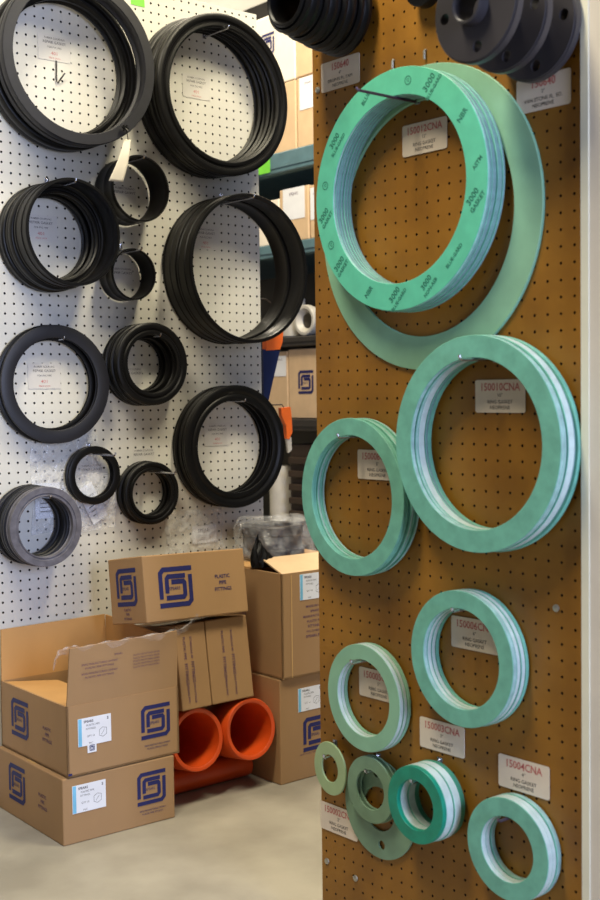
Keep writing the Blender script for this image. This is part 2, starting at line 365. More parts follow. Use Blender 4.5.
# 7 full face gasket with bolt holes: disc mesh cut by hand
def flange_gasket(R, r, t, bolts, rb, rbc):
    bm = bmesh.new(); n = 96; 
    def loop(cx, cy, rr, m): return [bm.verts.new((cx+rr*math.cos(2*PI*i/m), cy+rr*math.sin(2*PI*i/m), 0)) for i in range(m)]
    def edges(vs): return [bm.edges.new((vs[i], vs[(i+1) % len(vs)])) for i in range(len(vs))]
    E_ = edges(loop(0, 0, R, n))+edges(loop(0, 0, r, 48))
    for k in range(bolts):
        a = 2*PI*k/bolts; E_ += edges(loop(rbc*math.cos(a), rbc*math.sin(a), rb, 18))
    bmesh.ops.triangle_fill(bm, edges=E_, use_beauty=True)
    def inside(p):
        d_ = math.hypot(p.x, p.y)
        if d_ < r or d_ > R: return False
        for k in range(bolts):
            a = 2*PI*k/bolts
            if math.hypot(p.x-rbc*math.cos(a), p.y-rbc*math.sin(a)) < rb*.98: return False
        return True
    bad = [f for f in bm.faces if not inside(f.calc_center_median())]; bmesh.ops.delete(bm, geom=bad, context='FACES')
    res = bmesh.ops.extrude_face_region(bm, geom=bm.faces[:]); 
    for v in [g for g in res['geom'] if isinstance(g, bmesh.types.BMVert)]: v.co.z += t
    bmesh.ops.recalc_face_normals(bm, faces=bm.faces)
    me = bpy.data.meshes.new('flange_gasket'); bm.to_mesh(me); bm.free(); me.materials.append(M['sage']); return me
o = link('flange_gasket', flange_gasket(.0905, .040, .0035, 4, .0085, .0655)); o.matrix_world = frameB(1.572, .0020, .292, rad(0)) @ Matrix.Rotation(rad(5), 4, 'Z')
tag(o, 'sage green full-face gasket with bolt holes behind a small ring, lower left', 'gasket')
gasket_stack(1.576, .330, .0604, .0357, .024, 0, [(.004, ('sage', 'sage')), (.004, ('sage', 'sage'), .0006)], '# sage green ring gasket hung over the full-face gasket with bolt holes', 'small sage rings over the bolt hole gasket', back=.009)
# 8
gasket_stack(1.424, .350, .0652, .0421, .0635, 0, [(.0085, ('deep_green', 'deep_green')), (.017, ('green', 'pale_edge'), .0004), (.016, ('green', 'pale_edge'), .0008), (.005, ('deep_green', 'deep_edge'), .001), (.006, ('deep_green', 'deep_edge'), 0)],
             '# ring of the small thick emerald and white gasket stack', 'small thick emerald and white gasket stack', back=.0085)
# 9
gasket_stack(1.248, .317, .0823, .0523, .036, rad(-.9), [(.011, ('green', 'pale_edge')), (.010, ('green', 'pale_edge'), .0), (.010, ('green', 'green_edge'), 0)],
             '# green ring gasket of the bottom right stack on brown pegboard', 'bottom right stack of green ring gaskets')
HB = 'wire peg hooks on the brown pegboard'
for y, zt, L_, lab, dk in ((1.464, 1.5370, .142, 'long dark wire hook sticking out of the large upper green stack', True), (1.293, 1.0965, .088, 'short steel hook holding the big middle green stack', False),
                       (1.604, .9680, .066, 'short steel hook holding the medium green stack at left', False), (1.341, .6900, .058, 'steel hook holding the lower middle green stack', False),
                       (1.587, .5645, .056, 'steel hook holding the pale green lower left stack', False), (1.694, .3645, .03, 'steel hook holding the small yellow-green ring', False),
                       (1.576, .3650, .034, 'steel hook behind the small sage rings', False), (1.424, .3915, .072, 'steel hook holding the small emerald and white stack', False), (1.248, .3685, .055, 'violet grey hook holding the bottom right green stack', True)):
    hook(frameB(y, 0, zt-.0022), L_, lab, HB, dark=dk, tip=.004 if dk else .007)

for y, z, lab in ((1.5213, 1.6179, 'empty metal peg stub at the top of brown pegboard, left one'), (1.4451, 1.6179, 'empty metal peg stub at the top of brown pegboard, right one')):
    mb = MB(); mb.tube([(0, 0, -.003), (0, 0, .003), (0, -.002, .004), (0, -.012, .0045), (0, -.015, .003)], .0022, 8); o = mb.obj('peg_stub', M['screw']); o.matrix_world = frameB(y, 0, z); tag(o, lab, 'peg')
# ------------------------------------------------------------------ price cards on brown board
def card(y, z, lines, label, w_=.104, h_=.053, back=False):
    fr = frameB(y, .0012, z)
    t = empty('price_card', label, 'card', fr, None)
    mb = MB(); c = .004; hw, hh = w_/2, h_/2
    pts = []
    for cx, cy, a0 in ((hw-c, hh-c, 0), (-hw+c, hh-c, 90), (-hw+c, -hh+c, 180), (hw-c, -hh+c, 270)):
        pts += [(cx+c*math.cos(rad(a0+k*22.5)), cy+c*math.sin(rad(a0+k*22.5))) for k in range(5)]
    n = len(pts)
    mb.add([(x, y_, 0) for x, y_ in pts]+[(x, y_, .0008) for x, y_ in pts], [tuple(range(n))[::-1], tuple(range(n, 2*n))]+[(i, (i+1) % n, n+(i+1) % n, n+i) for i in range(n)])
    mb.obj('card_body', M['card'], t)
    mb = MB(); put_text(mb, lines[0], 0, h_*.27, .0175, 0, 0, .92, .012); o = mb.obj('printed_number', M['ink_red'], t, False); o.location.z = .0011
    mb = MB()
    ys = (.0015, -.0095, -.0185)
    for s_, yy, sz in zip(lines[1:], ys, (.0075, .0078, .0078)): put_text(mb, s_, 0, yy, sz*1.08, 0, 0, 1, .0)
    o = mb.obj('printed_text', M['ink_black'], t, False); o.location.z = .0011
    return t
RG = ('RING GASKET', 'NEOPRENE')
card(1.659, 1.624, ('150640', '4"', 'DROP-IN FL. CAM', 'NEOPRENE'), 'small white price card below the black ribbed boots, top left of brown pegboard')
card(1.449, 1.474, ('150012CNA', '12"')+RG, 'white price card seen through the large upper green stack')
card(1.197, 1.500, ('150640', '3"', 'VAN STONE FL. SO.', 'NEOPRENE'), 'white price card below the dark grey flanges, top right')
card(1.286, 1.036, ('150010CNA', '10"')+RG, 'white price card seen through the big middle green stack')
card(1.571, .915, ('150008CNA', '8"')+RG, 'white price card seen through the medium green stack')
card(1.343, .642, ('150006CNA', '6"')+RG, 'white price card seen through the lower middle green stack')
card(1.573, .517, ('150005CNA', '5"')+RG, 'white price card seen through the pale green lower left stack')
card(1.419, .455, ('150003CNA', '3"')+RG, 'white price card above the small emerald and white stack')
card(1.241, .429, ('15004CNA', '4"')+RG, 'white price card above the bottom right green stack')
card(1.686, .239, ('150002CNA', '2"')+RG, 'white price card at the left edge below the small yellow-green ring')

# ------------------------------------------------------------------ dark flanges and boots on brown board
def flange_mesh(R, r, t, hub_r, hub_l):
    # disc with four real bolt holes plus hub collar; local z outward
    bm = bmesh.new()
    def loop(cx, cy, rr, m): return [bm.verts.new((cx+rr*math.cos(2*PI*i/m), cy+rr*math.sin(2*PI*i/m), 0)) for i in range(m)]
    def edges(vs): return [bm.edges.new((vs[i], vs[(i+1) % len(vs)])) for i in range(len(vs))]
    E_ = edges(loop(0, 0, R-.003, 96))+edges(loop(0, 0, r, 48)); H_ = []
    for k in range(4):
        a = rad(5)+PI/2*k; c_ = (R*.73*math.cos(a), R*.73*math.sin(a)); H_.append(c_); E_ += edges(loop(*c_, .0085, 20))
    bmesh.ops.triangle_fill(bm, edges=E_, use_beauty=True)
    bad = [f for f in bm.faces if (lambda p: math.hypot(p.x, p.y) < r or any(math.hypot(p.x-c[0], p.y-c[1]) < .0083 for c in H_))(f.calc_center_median())]
    bmesh.ops.delete(bm, geom=bad, context='FACES')
    res = bmesh.ops.extrude_face_region(bm, geom=bm.faces[:])
    for v in [g for g in res['geom'] if isinstance(g, bmesh.types.BMVert)]: v.co.z += t
    bmesh.ops.recalc_face_normals(bm, faces=bm.faces)
    me = bpy.data.meshes.new('flange_disc'); bm.to_mesh(me); bm.free(); me.materials.append(M['pvc_grey'])
    mb = MB(); mb.lathe([(R-.004, .001), (R, .003), (R, t-.003), (R-.004, t-.001)], 96)
    mb2 = MB(); mb2.lathe([(r, -.006), (hub_r-.002, -.006), (hub_r, -.004), (hub_r, hub_l-.003), (hub_r-.003, hub_l), (r+.004, hub_l), (r, hub_l-.004)], 64)
    return me, mb.mesh('flange_rim', [M['pvc_grey']]), mb2.mesh('hub', [M['pvc_grey']])
fm = flange_mesh(.080, .0225, .017, .0275, .037)
for i, (d, tx) in enumerate(((.138, 'front-most dark grey plastic flange with round hub, top right of brown pegboard'), (.076, 'second dark grey plastic flange from the front, top right'), (.012, 'rearmost dark grey plastic flange against the brown pegboard, top right'))):
    t = empty('pipe_flange', tx, 'flange', frameB(1.199-.002*i, d, 1.600-.004*i), 'dark grey flanges on the top right hook')
    for nm, me in (('disc', fm[0]), ('rim', fm[1]), ('hub', fm[2])): link(nm, me, t)
hook(frameB(1.199, 0, 1.6165), .20, 'steel hook through the dark grey flanges', HB, tip=.006)
# ribbed boots
def boot_profile(R, r, t):
    return [(r, .002), (r+.004, 0), (R-.006, 0), (R, .004), (R, .010), (R-.005, .014), (R-.007, .5*t), (R-.002, .5*t+.003), (R-.002, .5*t+.008), (R-.007, .5*t+.012), (R-.012, t-.012), (R-.010, t-.008), (R-.010, t-.003), (R-.013, t), (r+.003, t), (r, t-.003)]
hookd = .016
for i, (R, d, t) in enumerate(((.060, .118, .035), (.067, .083, .035), (.073, .048, .035), (.076, .013, .035))):
    mb = MB(); mb.lathe(boot_profile(R, R-.018, t), 80); o = mb.obj('rubber_boot', M['rubber'])
    o.matrix_world = frameB(1.632, d, 1.7215+(.076-R)*.1)
    tag(o, '%s black ribbed rubber boot at the top left of brown pegboard' % ordinal(i, 4), 'rubber boot', 'black ribbed boots on the brown pegboard')
hook(frameB(1.632, 0, 1.760), .175, 'steel hook through the black ribbed boots', HB, tip=.006)
# edge of another black ring at the very top
mb = MB(); mb.lathe([(.018, 0), (.036, 0), (.038, .002), (.038, .020), (.036, .022), (.018, .022)], 64); o = mb.obj('rubber_washer', M['rubber'])
o.matrix_world = frameB(1.425, .012, 1.718)
tag(o, 'small black rubber ring cut by the top edge, between boots and flanges', 'rubber ring')
hook(frameB(1.425, 0, 1.7345), .05, 'steel hook holding the small black ring at the top edge', HB, tip=.004)

# ------------------------------------------------------------------ black rings on the white board
def prof(kind, R, r, t):
    w = R-r
    if kind == 'flat':
        return [(r, .06*t), (r+.08*w, 0), (R-.15*w, 0), (R-.04*w, .1*t), (R-.04*w, .38*t), (R-.2*w, .46*t), (R-.2*w, .54*t), (R, .62*t), (R, .94*t), (R-.06*w, t), (r+.05*w, t), (r, .95*t), (r, .74*t), (r+.22*w, .66*t), (r+.22*w, .26*t), (r, .18*t)]
    if kind == 'lip':      # flat face then a step and bore lip
        return [(r+.1*w, .04*t), (r+.2*w, 0), (R-.12*w, 0), (R, .1*t), (R-.02*w, .34*t), (R-.2*w, .4*t), (R-.2*w, .52*t), (R-.02*w, .6*t), (R, .93*t), (R-.05*w, t), (r+.36*w, t), (r+.32*w, .9*t), (r+.2*w, .88*t), (r+.12*w, .96*t), (r+.02*w, .94*t), (r, .8*t), (r+.12*w, .7*t), (r+.12*w, .3*t), (r, .2*t)]
    if kind == 'bead':     # rounded concentric beads on the face
        return [(r+.05*w, .03*t), (r+.15*w, 0), (R-.1*w, 0), (R-.02*w, .08*t), (R-.01*w, .30*t), (R-.06*w, .38*t), (R-.06*w, .44*t), (R, .52*t), (R, .84*t), (R-.1*w, .96*t), (R-.28*w, t), (R-.44*w, .95*t), (R-.52*w, .8*t), (R-.62*w, .78*t), (R-.7*w, .92*t), (r+.12*w, .95*t), (r, .86*t), (r, .7*t), (r+.18*w, .62*t), (r+.18*w, .3*t), (r, .2*t)]
    if kind == 'sleeve':
        b = min(w*.25, .0022)
        return [(r, .02*t), (r+b*.5, 0), (R-b, 0), (R, .03*t), (R, .1*t), (R-b, .14*t), (R-b, .46*t), (R, .5*t), (R, .56*t), (R-b, .6*t), (R-b, .86*t), (R, .9*t), (R, .97*t), (R-b*.7, t), (r+b*.5, t), (r, .97*t), (r, .84*t), (r+b*.5, .8*t), (r+b*.5, .2*t), (r, .16*t)]
def rubber_stack(x, z, R, r, d, yaw, layers, desc, group, name='rubber_ring', back=.004):
    n = len(layers); tot = sum(l[0] for l in layers); gap = (d-back-tot)/max(1, n-1) if n > 1 else 0
    pos = d; cache = {}
    for i, L_ in enumerate(layers):
        t, kind, mt = L_[:3]; dR = L_[3] if len(L_) > 3 else 0; dx = L_[4] if len(L_) > 4 else 0; dz = L_[5] if len(L_) > 5 else 0; drr = L_[6] if len(L_) > 6 else 0
        key = (t, kind, mt, dR, drr)
        if key not in cache:
            mb = MB(); mb.lathe(prof(kind, R+dR, r+drr, t), 112)
            sm = mb
            o = mb.obj(name, M[mt]); cache[key] = o
        else:
            o = cache[key].copy(); C.objects.link(o)
        pos -= t
        o.matrix_world = frameW(x+dx, pos, z+dz, yaw*(1-i/n)); pos -= gap
        lab = desc.replace('#', ordinal(i, n)) if n > 1 else desc.replace('# ', '')
        tag(o, lab, 'rubber ring', group if n > 1 else None)
rubber_stack(1.590, 1.892, .2120, .1835, .127, rad(-3), [(.052, 'flat', 'rubber_face'), (.048, 'bead', 'rubber', -.002, -.006, -.004, -.016)], '# big black rubber ring in the top left corner of white pegboard', 'top left big black rings', back=.013)
rubber_stack(2.056, 1.878, .2227, .1828, .105, rad(-1), [(.034, 'bead', 'rubber'), (.032, 'bead', 'rubber', -.002, -.004, .001), (.032, 'bead', 'rubber', 0, -.010, .003)], '# big black rubber ring at top right of white pegboard', 'top right big black rings')
rubber_stack(1.547, 1.456, .1348, .1265, .142, rad(1.0), [(.064, 'sleeve', 'rubber'), (.0325, 'bead', 'rubber', .002, -.003, -.003, -.018), (.032, 'bead', 'rubber', .004, -.006, -.004, -.022)], '# black rubber sleeve of the deep stack at the left edge', 'deep stack of black sleeves at left')
rubber_stack(1.777, 1.592, .0880, .0825, .100, rad(-1.5), [(.094, 'sleeve', 'rubber')], 'plain black rubber sleeve hanging under the white paper tag', None, 'rubber_sleeve')
rubber_stack(1.764, 1.368, .0687, .0640, .075, 0, [(.070, 'sleeve', 'rubber')], 'small plain black rubber sleeve in the middle of white pegboard', None, 'rubber_sleeve')
rubber_stack(2.112, 1.397, .2093, .1985, .135, 0, [(.067, 'sleeve', 'rubber'), (.0635, 'sleeve', 'rubber', .0, -.003, .001, -.004)], '# wide thin black rubber sleeve at right edge of white pegboard', 'wide black sleeves at right edge')
rubber_stack(1.543, 1.076, .1530, .1197, .044, rad(-2.2), [(.016, 'flat', 'rubber_face'), (.015, 'bead', 'rubber', .001, -.004, 0, -.006)], '# flat faced dark ring on the left below the deep stack', 'flat faced dark rings at left', back=.008)
rubber_stack(1.819, 1.129, .1121, .0784, .075, rad(-.8), [(.023, 'bead', 'rubber'), (.0210, 'lip', 'rubber', .0, -.003, -.001, -.008), (.0210, 'lip', 'rubber', -.001, -.007, -.002, -.010)], '# black ring of the thick stack at the centre of white pegboard', 'thick centre stack of black rings')
rubber_stack(2.104, .894, .1765, .1335, .067, rad(-1.2), [(.020, 'bead', 'rubber'), (.018, 'bead', 'rubber', -.003, -.003, .001), (.018, 'bead', 'rubber', -.001, -.006, 0)], '# black ring of the lower right stack on white pegboard', 'lower right stack of black rings')
rubber_stack(1.655, .834, .0778, .0590, .034, 0, [(.010, 'flat', 'rubber'), (.0095, 'lip', 'rubber', -.001, -.003, 0)], '# small black ring of the small stack over the clear bag', 'small black rings over the clear bag', back=.014)
rubber_stack(1.829, .776, .0862, .0614, .045, rad(-1.5), [(.019, 'bead', 'rubber'), (.018, 'bead', 'rubber', .001, -.005, .001)], '# small black ring right of the one over the clear bag', 'small black rings below the centre stack')
rubber_stack(1.474, .716, .1014, .0765, .100, 0, [(.024, 'lip', 'rubber_grey'), (.021, 'lip', 'rubber_face', .0005, -.003, 0), (.021, 'lip', 'rubber', -.0005, -.001, .001), (.021, 'lip', 'rubber_face', .001, -.005, .001)], '# dusty grey rubber ring of the bottom left stack on white pegboard', 'dusty grey rings at bottom left', back=.009)
HW = 'steel peg hooks on the white pegboard'
for x, zt, L_, lab in ((1.590, 2.0740, .135, 'steel hook of the big black rings in the top left corner'), (2.059, 2.0608, .117, 'steel hook of the big black rings at top right'), (1.549, 1.5820, .152, 'steel hook of the deep black sleeve stack at left'),
                       (1.779, 1.6742, .111, 'steel hook of the sleeve under the white paper tag'), (1.766, 1.4316, .110, 'steel hook of the small plain black sleeve'), (2.110, 1.5950, .155, 'steel hook of the wide black sleeves'),
                       (1.560, 1.1945, .056, 'steel hook of the flat faced dark rings'), (1.834, 1.2062, .090, 'steel hook of the thick centre stack'), (2.112, 1.0265, .098, 'steel hook of the lower right black stack'),
                       (1.657, .8920, .135, 'long steel hook of the small rings over the clear bag'), (1.831, .8365, .155, 'long steel hook of the small rings below the centre stack'), (1.480, .7925, .112, 'steel hook of the dusty grey rings')):
    hook(frameW(x, 0, zt-.0022), L_, lab, HW, tip=.0075)
    mb = MB()

o = empty('bent_hook', 'dark bent wire hook hanging empty on the board inside the top left rings', 'hook', frameW(1.584, 0, 1.888))
mb = MB(); mb.tube([(0, .029, -.003), (0, .027, .0025), (-.001, -.026, .0028), (.003, -.029, .006), (.018, -.004, .014)], .0021, 8); mb.obj('wire', M['rack_dark'], o)
# ------------------------------------------------------------------ labels and bags on the white board
def wcard(x, z, w_, h_, lines, label, red=True, rot=0):
    t = empty('printed_label', label, 'label', frameW(x, .0008, z) @ Matrix.Rotation(rot, 4, 'Z'))
    mb = MB(); mb.box((-w_/2, -h_/2, 0), (w_/2, h_/2, .0006)); mb.obj('label_sheet', M['paper_clear'], t)
    mb = MB(); y = h_*.36
    for k, s_ in enumerate(lines):
        put_text(mb, s_, 0, y, .0095 if k == 1 else .0068, 0, 0, 1, .0); y -= .0125 if k == 1 else .0105
    o = mb.obj('printed_text', M['ink_black'], t, False); o.location.z = .0009
    if red:
        mb = MB(); put_text(mb, '401', 0, -h_*.22, .012, 0, 0, 1.2, .0); put_text(mb, 'PRICE EACH', 0, -h_*.40, .006)
        o = mb.obj('red_text', M['ink_red'], t, False); o.location.z = .0009
M['paper_clear'] = mat('label_stock', srgb(208, 204, 198), .35, var=.04)
NL = ('RUBBER COUPLING', 'REPAIR GASKET', 'FOR PVC PIPE')
for x, z, lab in ((1.580, 1.947, 'white label seen through the big top left black rings'), (2.028, 1.915, 'white label seen through the big top right black rings'), (1.530, 1.480, 'white label seen through the deep black sleeves at left'),
                  (2.052, 1.492, 'white label seen through the wide black sleeves at right edge'), (1.530, 1.098, 'white label seen through the flat faced dark rings'), (2.083, .929, 'white label seen through the lower right black rings')):
    wcard(x, z, .094, .066, NL, lab)
for x, z, lab in ((1.830, .876, 'small white label above the small black rings below the centre stack'), (1.664, .842, 'small white label seen through the small black rings over the bag'), (1.770, 1.372, 'small white label behind the small plain black sleeve'),
                  (1.795, 1.100, 'small white label seen through the thick centre stack'), (1.785, 1.590, 'small white label behind the sleeve under the paper tag')):
    wcard(x, z, .070, .044, NL[:2], lab, False)
# white paper tag hanging over the upper sleeve
t = empty('paper_tag', 'long white paper tag hanging from the hook of the top left rings', 'tag', frameW(1.6945, .130, 1.6520))
mb = MB()
def tagf(u, v): return ((u-.5)*(.040-.024*v)+.016*(v-.5)*2+.004*v*v, (v-.5)*.112, .010*math.sin(v*3.0)+.006*(u-.5))
mb.grid(tagf, 6, 16); o = mb.obj('tag_sheet', M['tag_paper'], t); so = o.modifiers.new('s', 'SOLIDIFY'); so.thickness = .0006
mb = MB(); mb.tube([(.019, .054, .006), (.014, .070, .010), (.006, .081, .014)], .0012, 6); mb.obj('string', M['rubber'], t)
mb = MB()
for k in range(6):
    a = k*PI/3; mb.tube([(.006, .081, .014), (.006+.010*math.cos(a), .081+.008*math.sin(a), .014+.003*(k % 2))], .0028, 6)
mb.obj('tie_knot', M['rubber'], t)
# green stickers
mb = MB(); mb.box((-.022, -.02, 0), (.022, .02, .0006)); o = mb.obj('sticker', M['lime']); o.matrix_world = frameW(1.838, .0006, 2.125)
tag(o, 'bright lime sticker on the white pegboard at the top between the big rings', 'sticker')
# clear bags
def bag(name, x, z, w_, h_, label, paper, d=.0022, amp=.5, seed=1):
    rnd = random.Random(seed); t = empty(name, label, 'plastic bag', frameW(x, d, z))
    ph = [rnd.uniform(0, 6) for _ in range(6)]
    def f(u, v):
        e = math.sin(PI*u)*math.sin(PI*v)
        return ((u-.5)*w_*(1+.04*math.sin(v*9+ph[0])), (v-.5)*h_*(1+.03*math.sin(u*7+ph[1])), .001+amp*e*(.005+.0025*math.sin(u*13+v*8+ph[2])+.002*math.sin(v*21-u*5+ph[3])))
    mb = MB(); mb.grid(f, 28, 28); mb.obj('film', M['film'], t)
    for (px_, py_, pw_, ph_, rt) in paper:
        g = MB(); g.box((-pw_/2, -ph_/2, 0), (pw_/2, ph_/2, .0006)); o = g.obj('paper_label', M['paper'], t); o.matrix_local = Matrix.Translation((px_, py_, .0006)) @ Matrix.Rotation(rt, 4, 'Z')
        g = MB(); put_text(g, 'SPEARS', 0, ph_*.2, pw_*.18); 
        for k in range(3): g.box((-pw_*.3, -ph_*(.08+.12*k), 0), (pw_*.25-.004*k, -ph_*(.05+.12*k), .0001))
        o2 = g.obj('label_print', M['ink_black'], o, False); o2.location.z = .0008
    return t
bag('clear_bag', 1.585, .815, .20, .26, 'clear plastic bag hanging behind the dusty grey rings and small rings', [(-.055, -.042, .072, .092, 0)], seed=3)
bag('clear_bag', 1.672, .762, .12, .15, 'smaller clear bag with tilted white label beside the dusty grey rings', [(-.012, -.004, .050, .105, rad(28))], d=.0078, seed=5)
bag('clear_bag', 1.995, .655, .20, .12, 'clear plastic bag with white label hanging above the tilted carton', [(.035, -.012, .085, .05, 0)], seed=8)

# ------------------------------------------------------------------ cartons
def faceT(P, ux, uy):      # plane frame from origin and two unit axes
    ux = Vector(ux).normalized(); uy = Vector(uy).normalized(); n = ux.cross(uy)
    return Matrix(((ux.x, uy.x, n.x, P[0]), (ux.y, uy.y, n.y, P[1]), (ux.z, uy.z, n.z, P[2]), (0, 0, 0, 1)))
def decal(parent, name, mb, m, T, lift=.0008, label=None):
    o = mb.obj(name, m, parent, False); o.matrix_local = T @ Matrix.Translation((0, 0, lift))
    if label: o['label'] = label
    return o
def ship_label(parent, T, w_=.088, h_=.066, lift=.0006):
    g = MB(); g.box((-w_/2, -h_/2, 0), (w_/2, h_/2, .0005)); o = g.obj('shipping_label', M['paper'], parent); o.matrix_local = T @ Matrix.Translation((0, 0, lift)); o['label'] = 'white printed label with a pale blue strip'
    g = MB(); g.box((-w_/2+.001, -h_/2+.001, 0), (-w_/2+.010, h_/2-.001, .0001)); q = g.obj('blue_strip', M['ink_blue'], o, False); q.location.z = .0007
    g = MB(); put_text(g, 'SPEARS', -w_*.18, h_*.36, .008, 0, 0, 1, .02)
    for k, s_ in enumerate(('PLASTIC PIPE', 'FITTINGS', '', 'QTY 10', '', 'PVC')): 
        if s_: put_text(g, s_, -w_*.05-.006*(k % 2), h_*(.22-.13*k), .0062)
    put_text(g, 'S', w_*.40, h_*.36, .009, 0, 0, 1, .03)
    stroke(g, [(w_*.14, -h_*.22), (w_*.14, -h_*.02), (w_*.24, h_*.06), (w_*.36, h_*.02), (w_*.36, -h_*.2), (w_*.25, -h_*.28), (w_*.14, -h_*.22)], .0008)
    stroke(g, [(w_*.2, -h_*.2), (w_*.3, -h_*.02)], .0008)
    q = g.obj('label_print', M['ink_black'], o, False); q.location.z = .0007
def ppf(g, x, y, s, rot=0, gap=1.25):
    for k, t_ in enumerate(('PLASTIC', 'PIPE', 'FITTINGS')): put_text(g, t_, x+math.sin(rot)*s*gap*(k-1), y-math.cos(rot)*s*gap*(k-1), s, 0, rot, 1, .015)
def smalltext(g, x, y, w_, lines, s):
    for k in range(lines):
        put_text(g, ('SPEARS MANUFACTURING COMPANY', 'PLASTIC PIPE FITTINGS')[k % 2], x, y-k*s*1.3, s, 0, 0, w_/(.62*s*(28, 21)[k % 2]), .0)

def closed_carton(name, label, w_, d_, h_, Mx, seam='x', group=None):
    """local origin at the bottom front left corner, x right, y back, z up"""
    t = empty(name, label, 'carton', Mx, group)
    mb = MB(); mb.box((0, 0, 0), (w_, d_, h_), b=.003); mb.obj('body', M['carton'], t)
    mb = MB()
    if seam == 'x': mb.box((.004, d_/2-.024, h_), (w_-.004, d_/2+.024, h_+.0004))
    mb.obj('tape', M['tape'], t)
    return t
FX = lambda x, z: faceT((x, 0, z), (1, 0, 0), (0, 0, 1))        # on the front (-Y) face
def LX(y, z): return faceT((0, y, z), (0, -1, 0), (0, 0, 1))    # on the left (-X) face
# lower left carton
c1 = closed_carton('carton', 'closed brown carton on the floor at left, under the open carton', .304, .355, .157, Matrix.Translation((1.3565, 2.486, 0)) @ Matrix.Rotation(rad(-2), 4, 'Z'))
g = MB(); logo(g, .238, .090, .080); decal(c1, 'printed_logo', g, M['ink'], FX(0, 0)); 
g = MB(); smalltext(g, .240, .0355, .075, 2, .006); decal(c1, 'printed_text', g, M['ink'], FX(0, 0))
ship_label(c1, FX(.068, .104))
g = MB(); logo(g, 0, 0, .092); decal(c1, 'printed_logo', g, M['ink'], LX(.245, .088))
g = MB(); ppf(g, 0, 0, .0115); decal(c1, 'printed_text', g, M['ink_purple'], LX(.105, .078))
# open upper carton
t = empty('open_carton', 'open brown carton with raised flaps on top of the left carton', 'carton', Matrix.Translation((1.3700, 2.484, .159)) @ Matrix.Rotation(rad(-1.4), 4, 'Z'))
W_, D_, Hh, th = .307, .352, .166, .005
mb = MB(); mb.box((0, 0, 0), (W_, D_, th)); mb.box((0, 0, 0), (W_, th, Hh)); mb.box((0, D_-th, 0), (W_, D_, Hh)); mb.box((0, 0, 0), (th, D_, Hh)); mb.box((W_-th, 0, 0), (W_, D_, Hh)); mb.obj('body', M['carton'], t)
def flap(pts, nrm, name='flap', mats='carton'):
    n = Vector(nrm).normalized()*.004; P = [Vector(p) for p in pts]; k = len(P); mb = MB()
    mb.add([tuple(p) for p in P]+[tuple(p+n) for p in P], [tuple(range(k))[::-1], tuple(range(k, 2*k))]+[(i, (i+1) % k, k+(i+1) % k, k+i) for i in range(k)])
    return mb.obj(name, M[mats], t)
ff = flap([(.002, .001, Hh), (W_-.002, .001, Hh), (W_-.004, -.006, Hh+.140), (.008, -.008, Hh+.137)], (0, 1, 0))
flap([(.001, D_-.001, Hh), (W_-.001, D_-.001, Hh), (W_-.004, D_+.003, Hh+.133), (.004, D_+.003, Hh+.130)], (0, -1, 0), mats='carton_in')
flap([(W_-.001, .012, Hh), (W_-.001, D_-.006, Hh), (W_+.001, D_-.002, Hh+.132), (W_+.001, .075, Hh+.120), (W_+.001, .020, Hh+.10)], (-1, 0, 0), mats='carton_in')
flap([(.002, .012, Hh-.001), (.002, D_-.010, Hh-.001), (.150, D_-.018, Hh-.018), (.150, .02, Hh-.018)], (0, 0, -1), mats='carton_in')
Tf = faceT((0, -.0015, Hh), (1, 0, 0), (0, -.05, 1))
for k in range(2):
    g = MB(); smalltext(g, .085, .094-k*.022, .098, 2, .0068); decal(ff, 'printed_text', g, M['ink_purple'], Tf, .0028)
g = MB(); put_text(g, 'SPEARS', .135, .108, .007); decal(ff, 'printed_text', g, M['ink_purple'], Tf, .0028)
g = MB()
for k in range(5): put_text(g, 'PLASTIC PIPE FITTINGS SPEARS', .213, .098-k*.0075, .006, 0, 0, .9)
decal(ff, 'printed_text', g, M['ink_purple'], Tf, .0028)
g = MB(); logo(g, .240, .092, .082); decal(t, 'printed_logo', g, M['ink'], FX(0, 0))
g = MB(); smalltext(g, .244, .0345, .075, 2, .006); decal(t, 'printed_text', g, M['ink'], FX(0, 0))
ship_label(t, FX(.072, .100))
g = MB(); g.box((-.012, -.011, 0), (.012, .011, .0005)); o = decal(t, 'small_sticker', g, M['paper'], FX(.064, .060))
g = MB(); logo(g, 0, 0, .014); q = g.obj('printed_mark', M['ink'], o, False); q.location.z = .0007
g = MB(); g.box((0, .004, 0), (.010, .009, .0002)); decal(t, 'ink_mark', g, M['ink'], FX(.001, 0))
g = MB(); logo(g, 0, 0, .094); decal(t, 'printed_logo', g, M['ink'], LX(.245, .090))
g = MB(); ppf(g, 0, 0, .0115); decal(t, 'printed_text', g, M['ink_purple'], LX(.100, .080))
# loose clear tape along the front flap
mb = MB(); rnd = random.Random(4)
path = [(-.022, .010, .270), (-.026, .004, .288), (-.014, 0, .304), (.010, -.004, .309), (.04, -.006, .304), (.10, -.007, .3065), (.17, -.007, .307), (.25, -.007, .308), (.31, -.005, .310), (.345, 0, .322), (.365, .004, .338)]
def tapef(u, v):
    k = u*(len(path)-1); i = min(int(k), len(path)-2); f_ = k-i; a, b = Vector(path[i]), Vector(path[i+1]); p = a.lerp(b, f_)
    return (p.x+.002*math.sin(u*60+v*4), p.y-.004+(v-.5)*.014+.003*math.sin(u*43), p.z+.002*math.sin(u*75+v*3)-(.018 if v > .5 else .0)*abs(v-.5)*2+.001)
mb.grid(tapef, 70, 6); mb.obj('loose_tape', M['film_thick'], t)

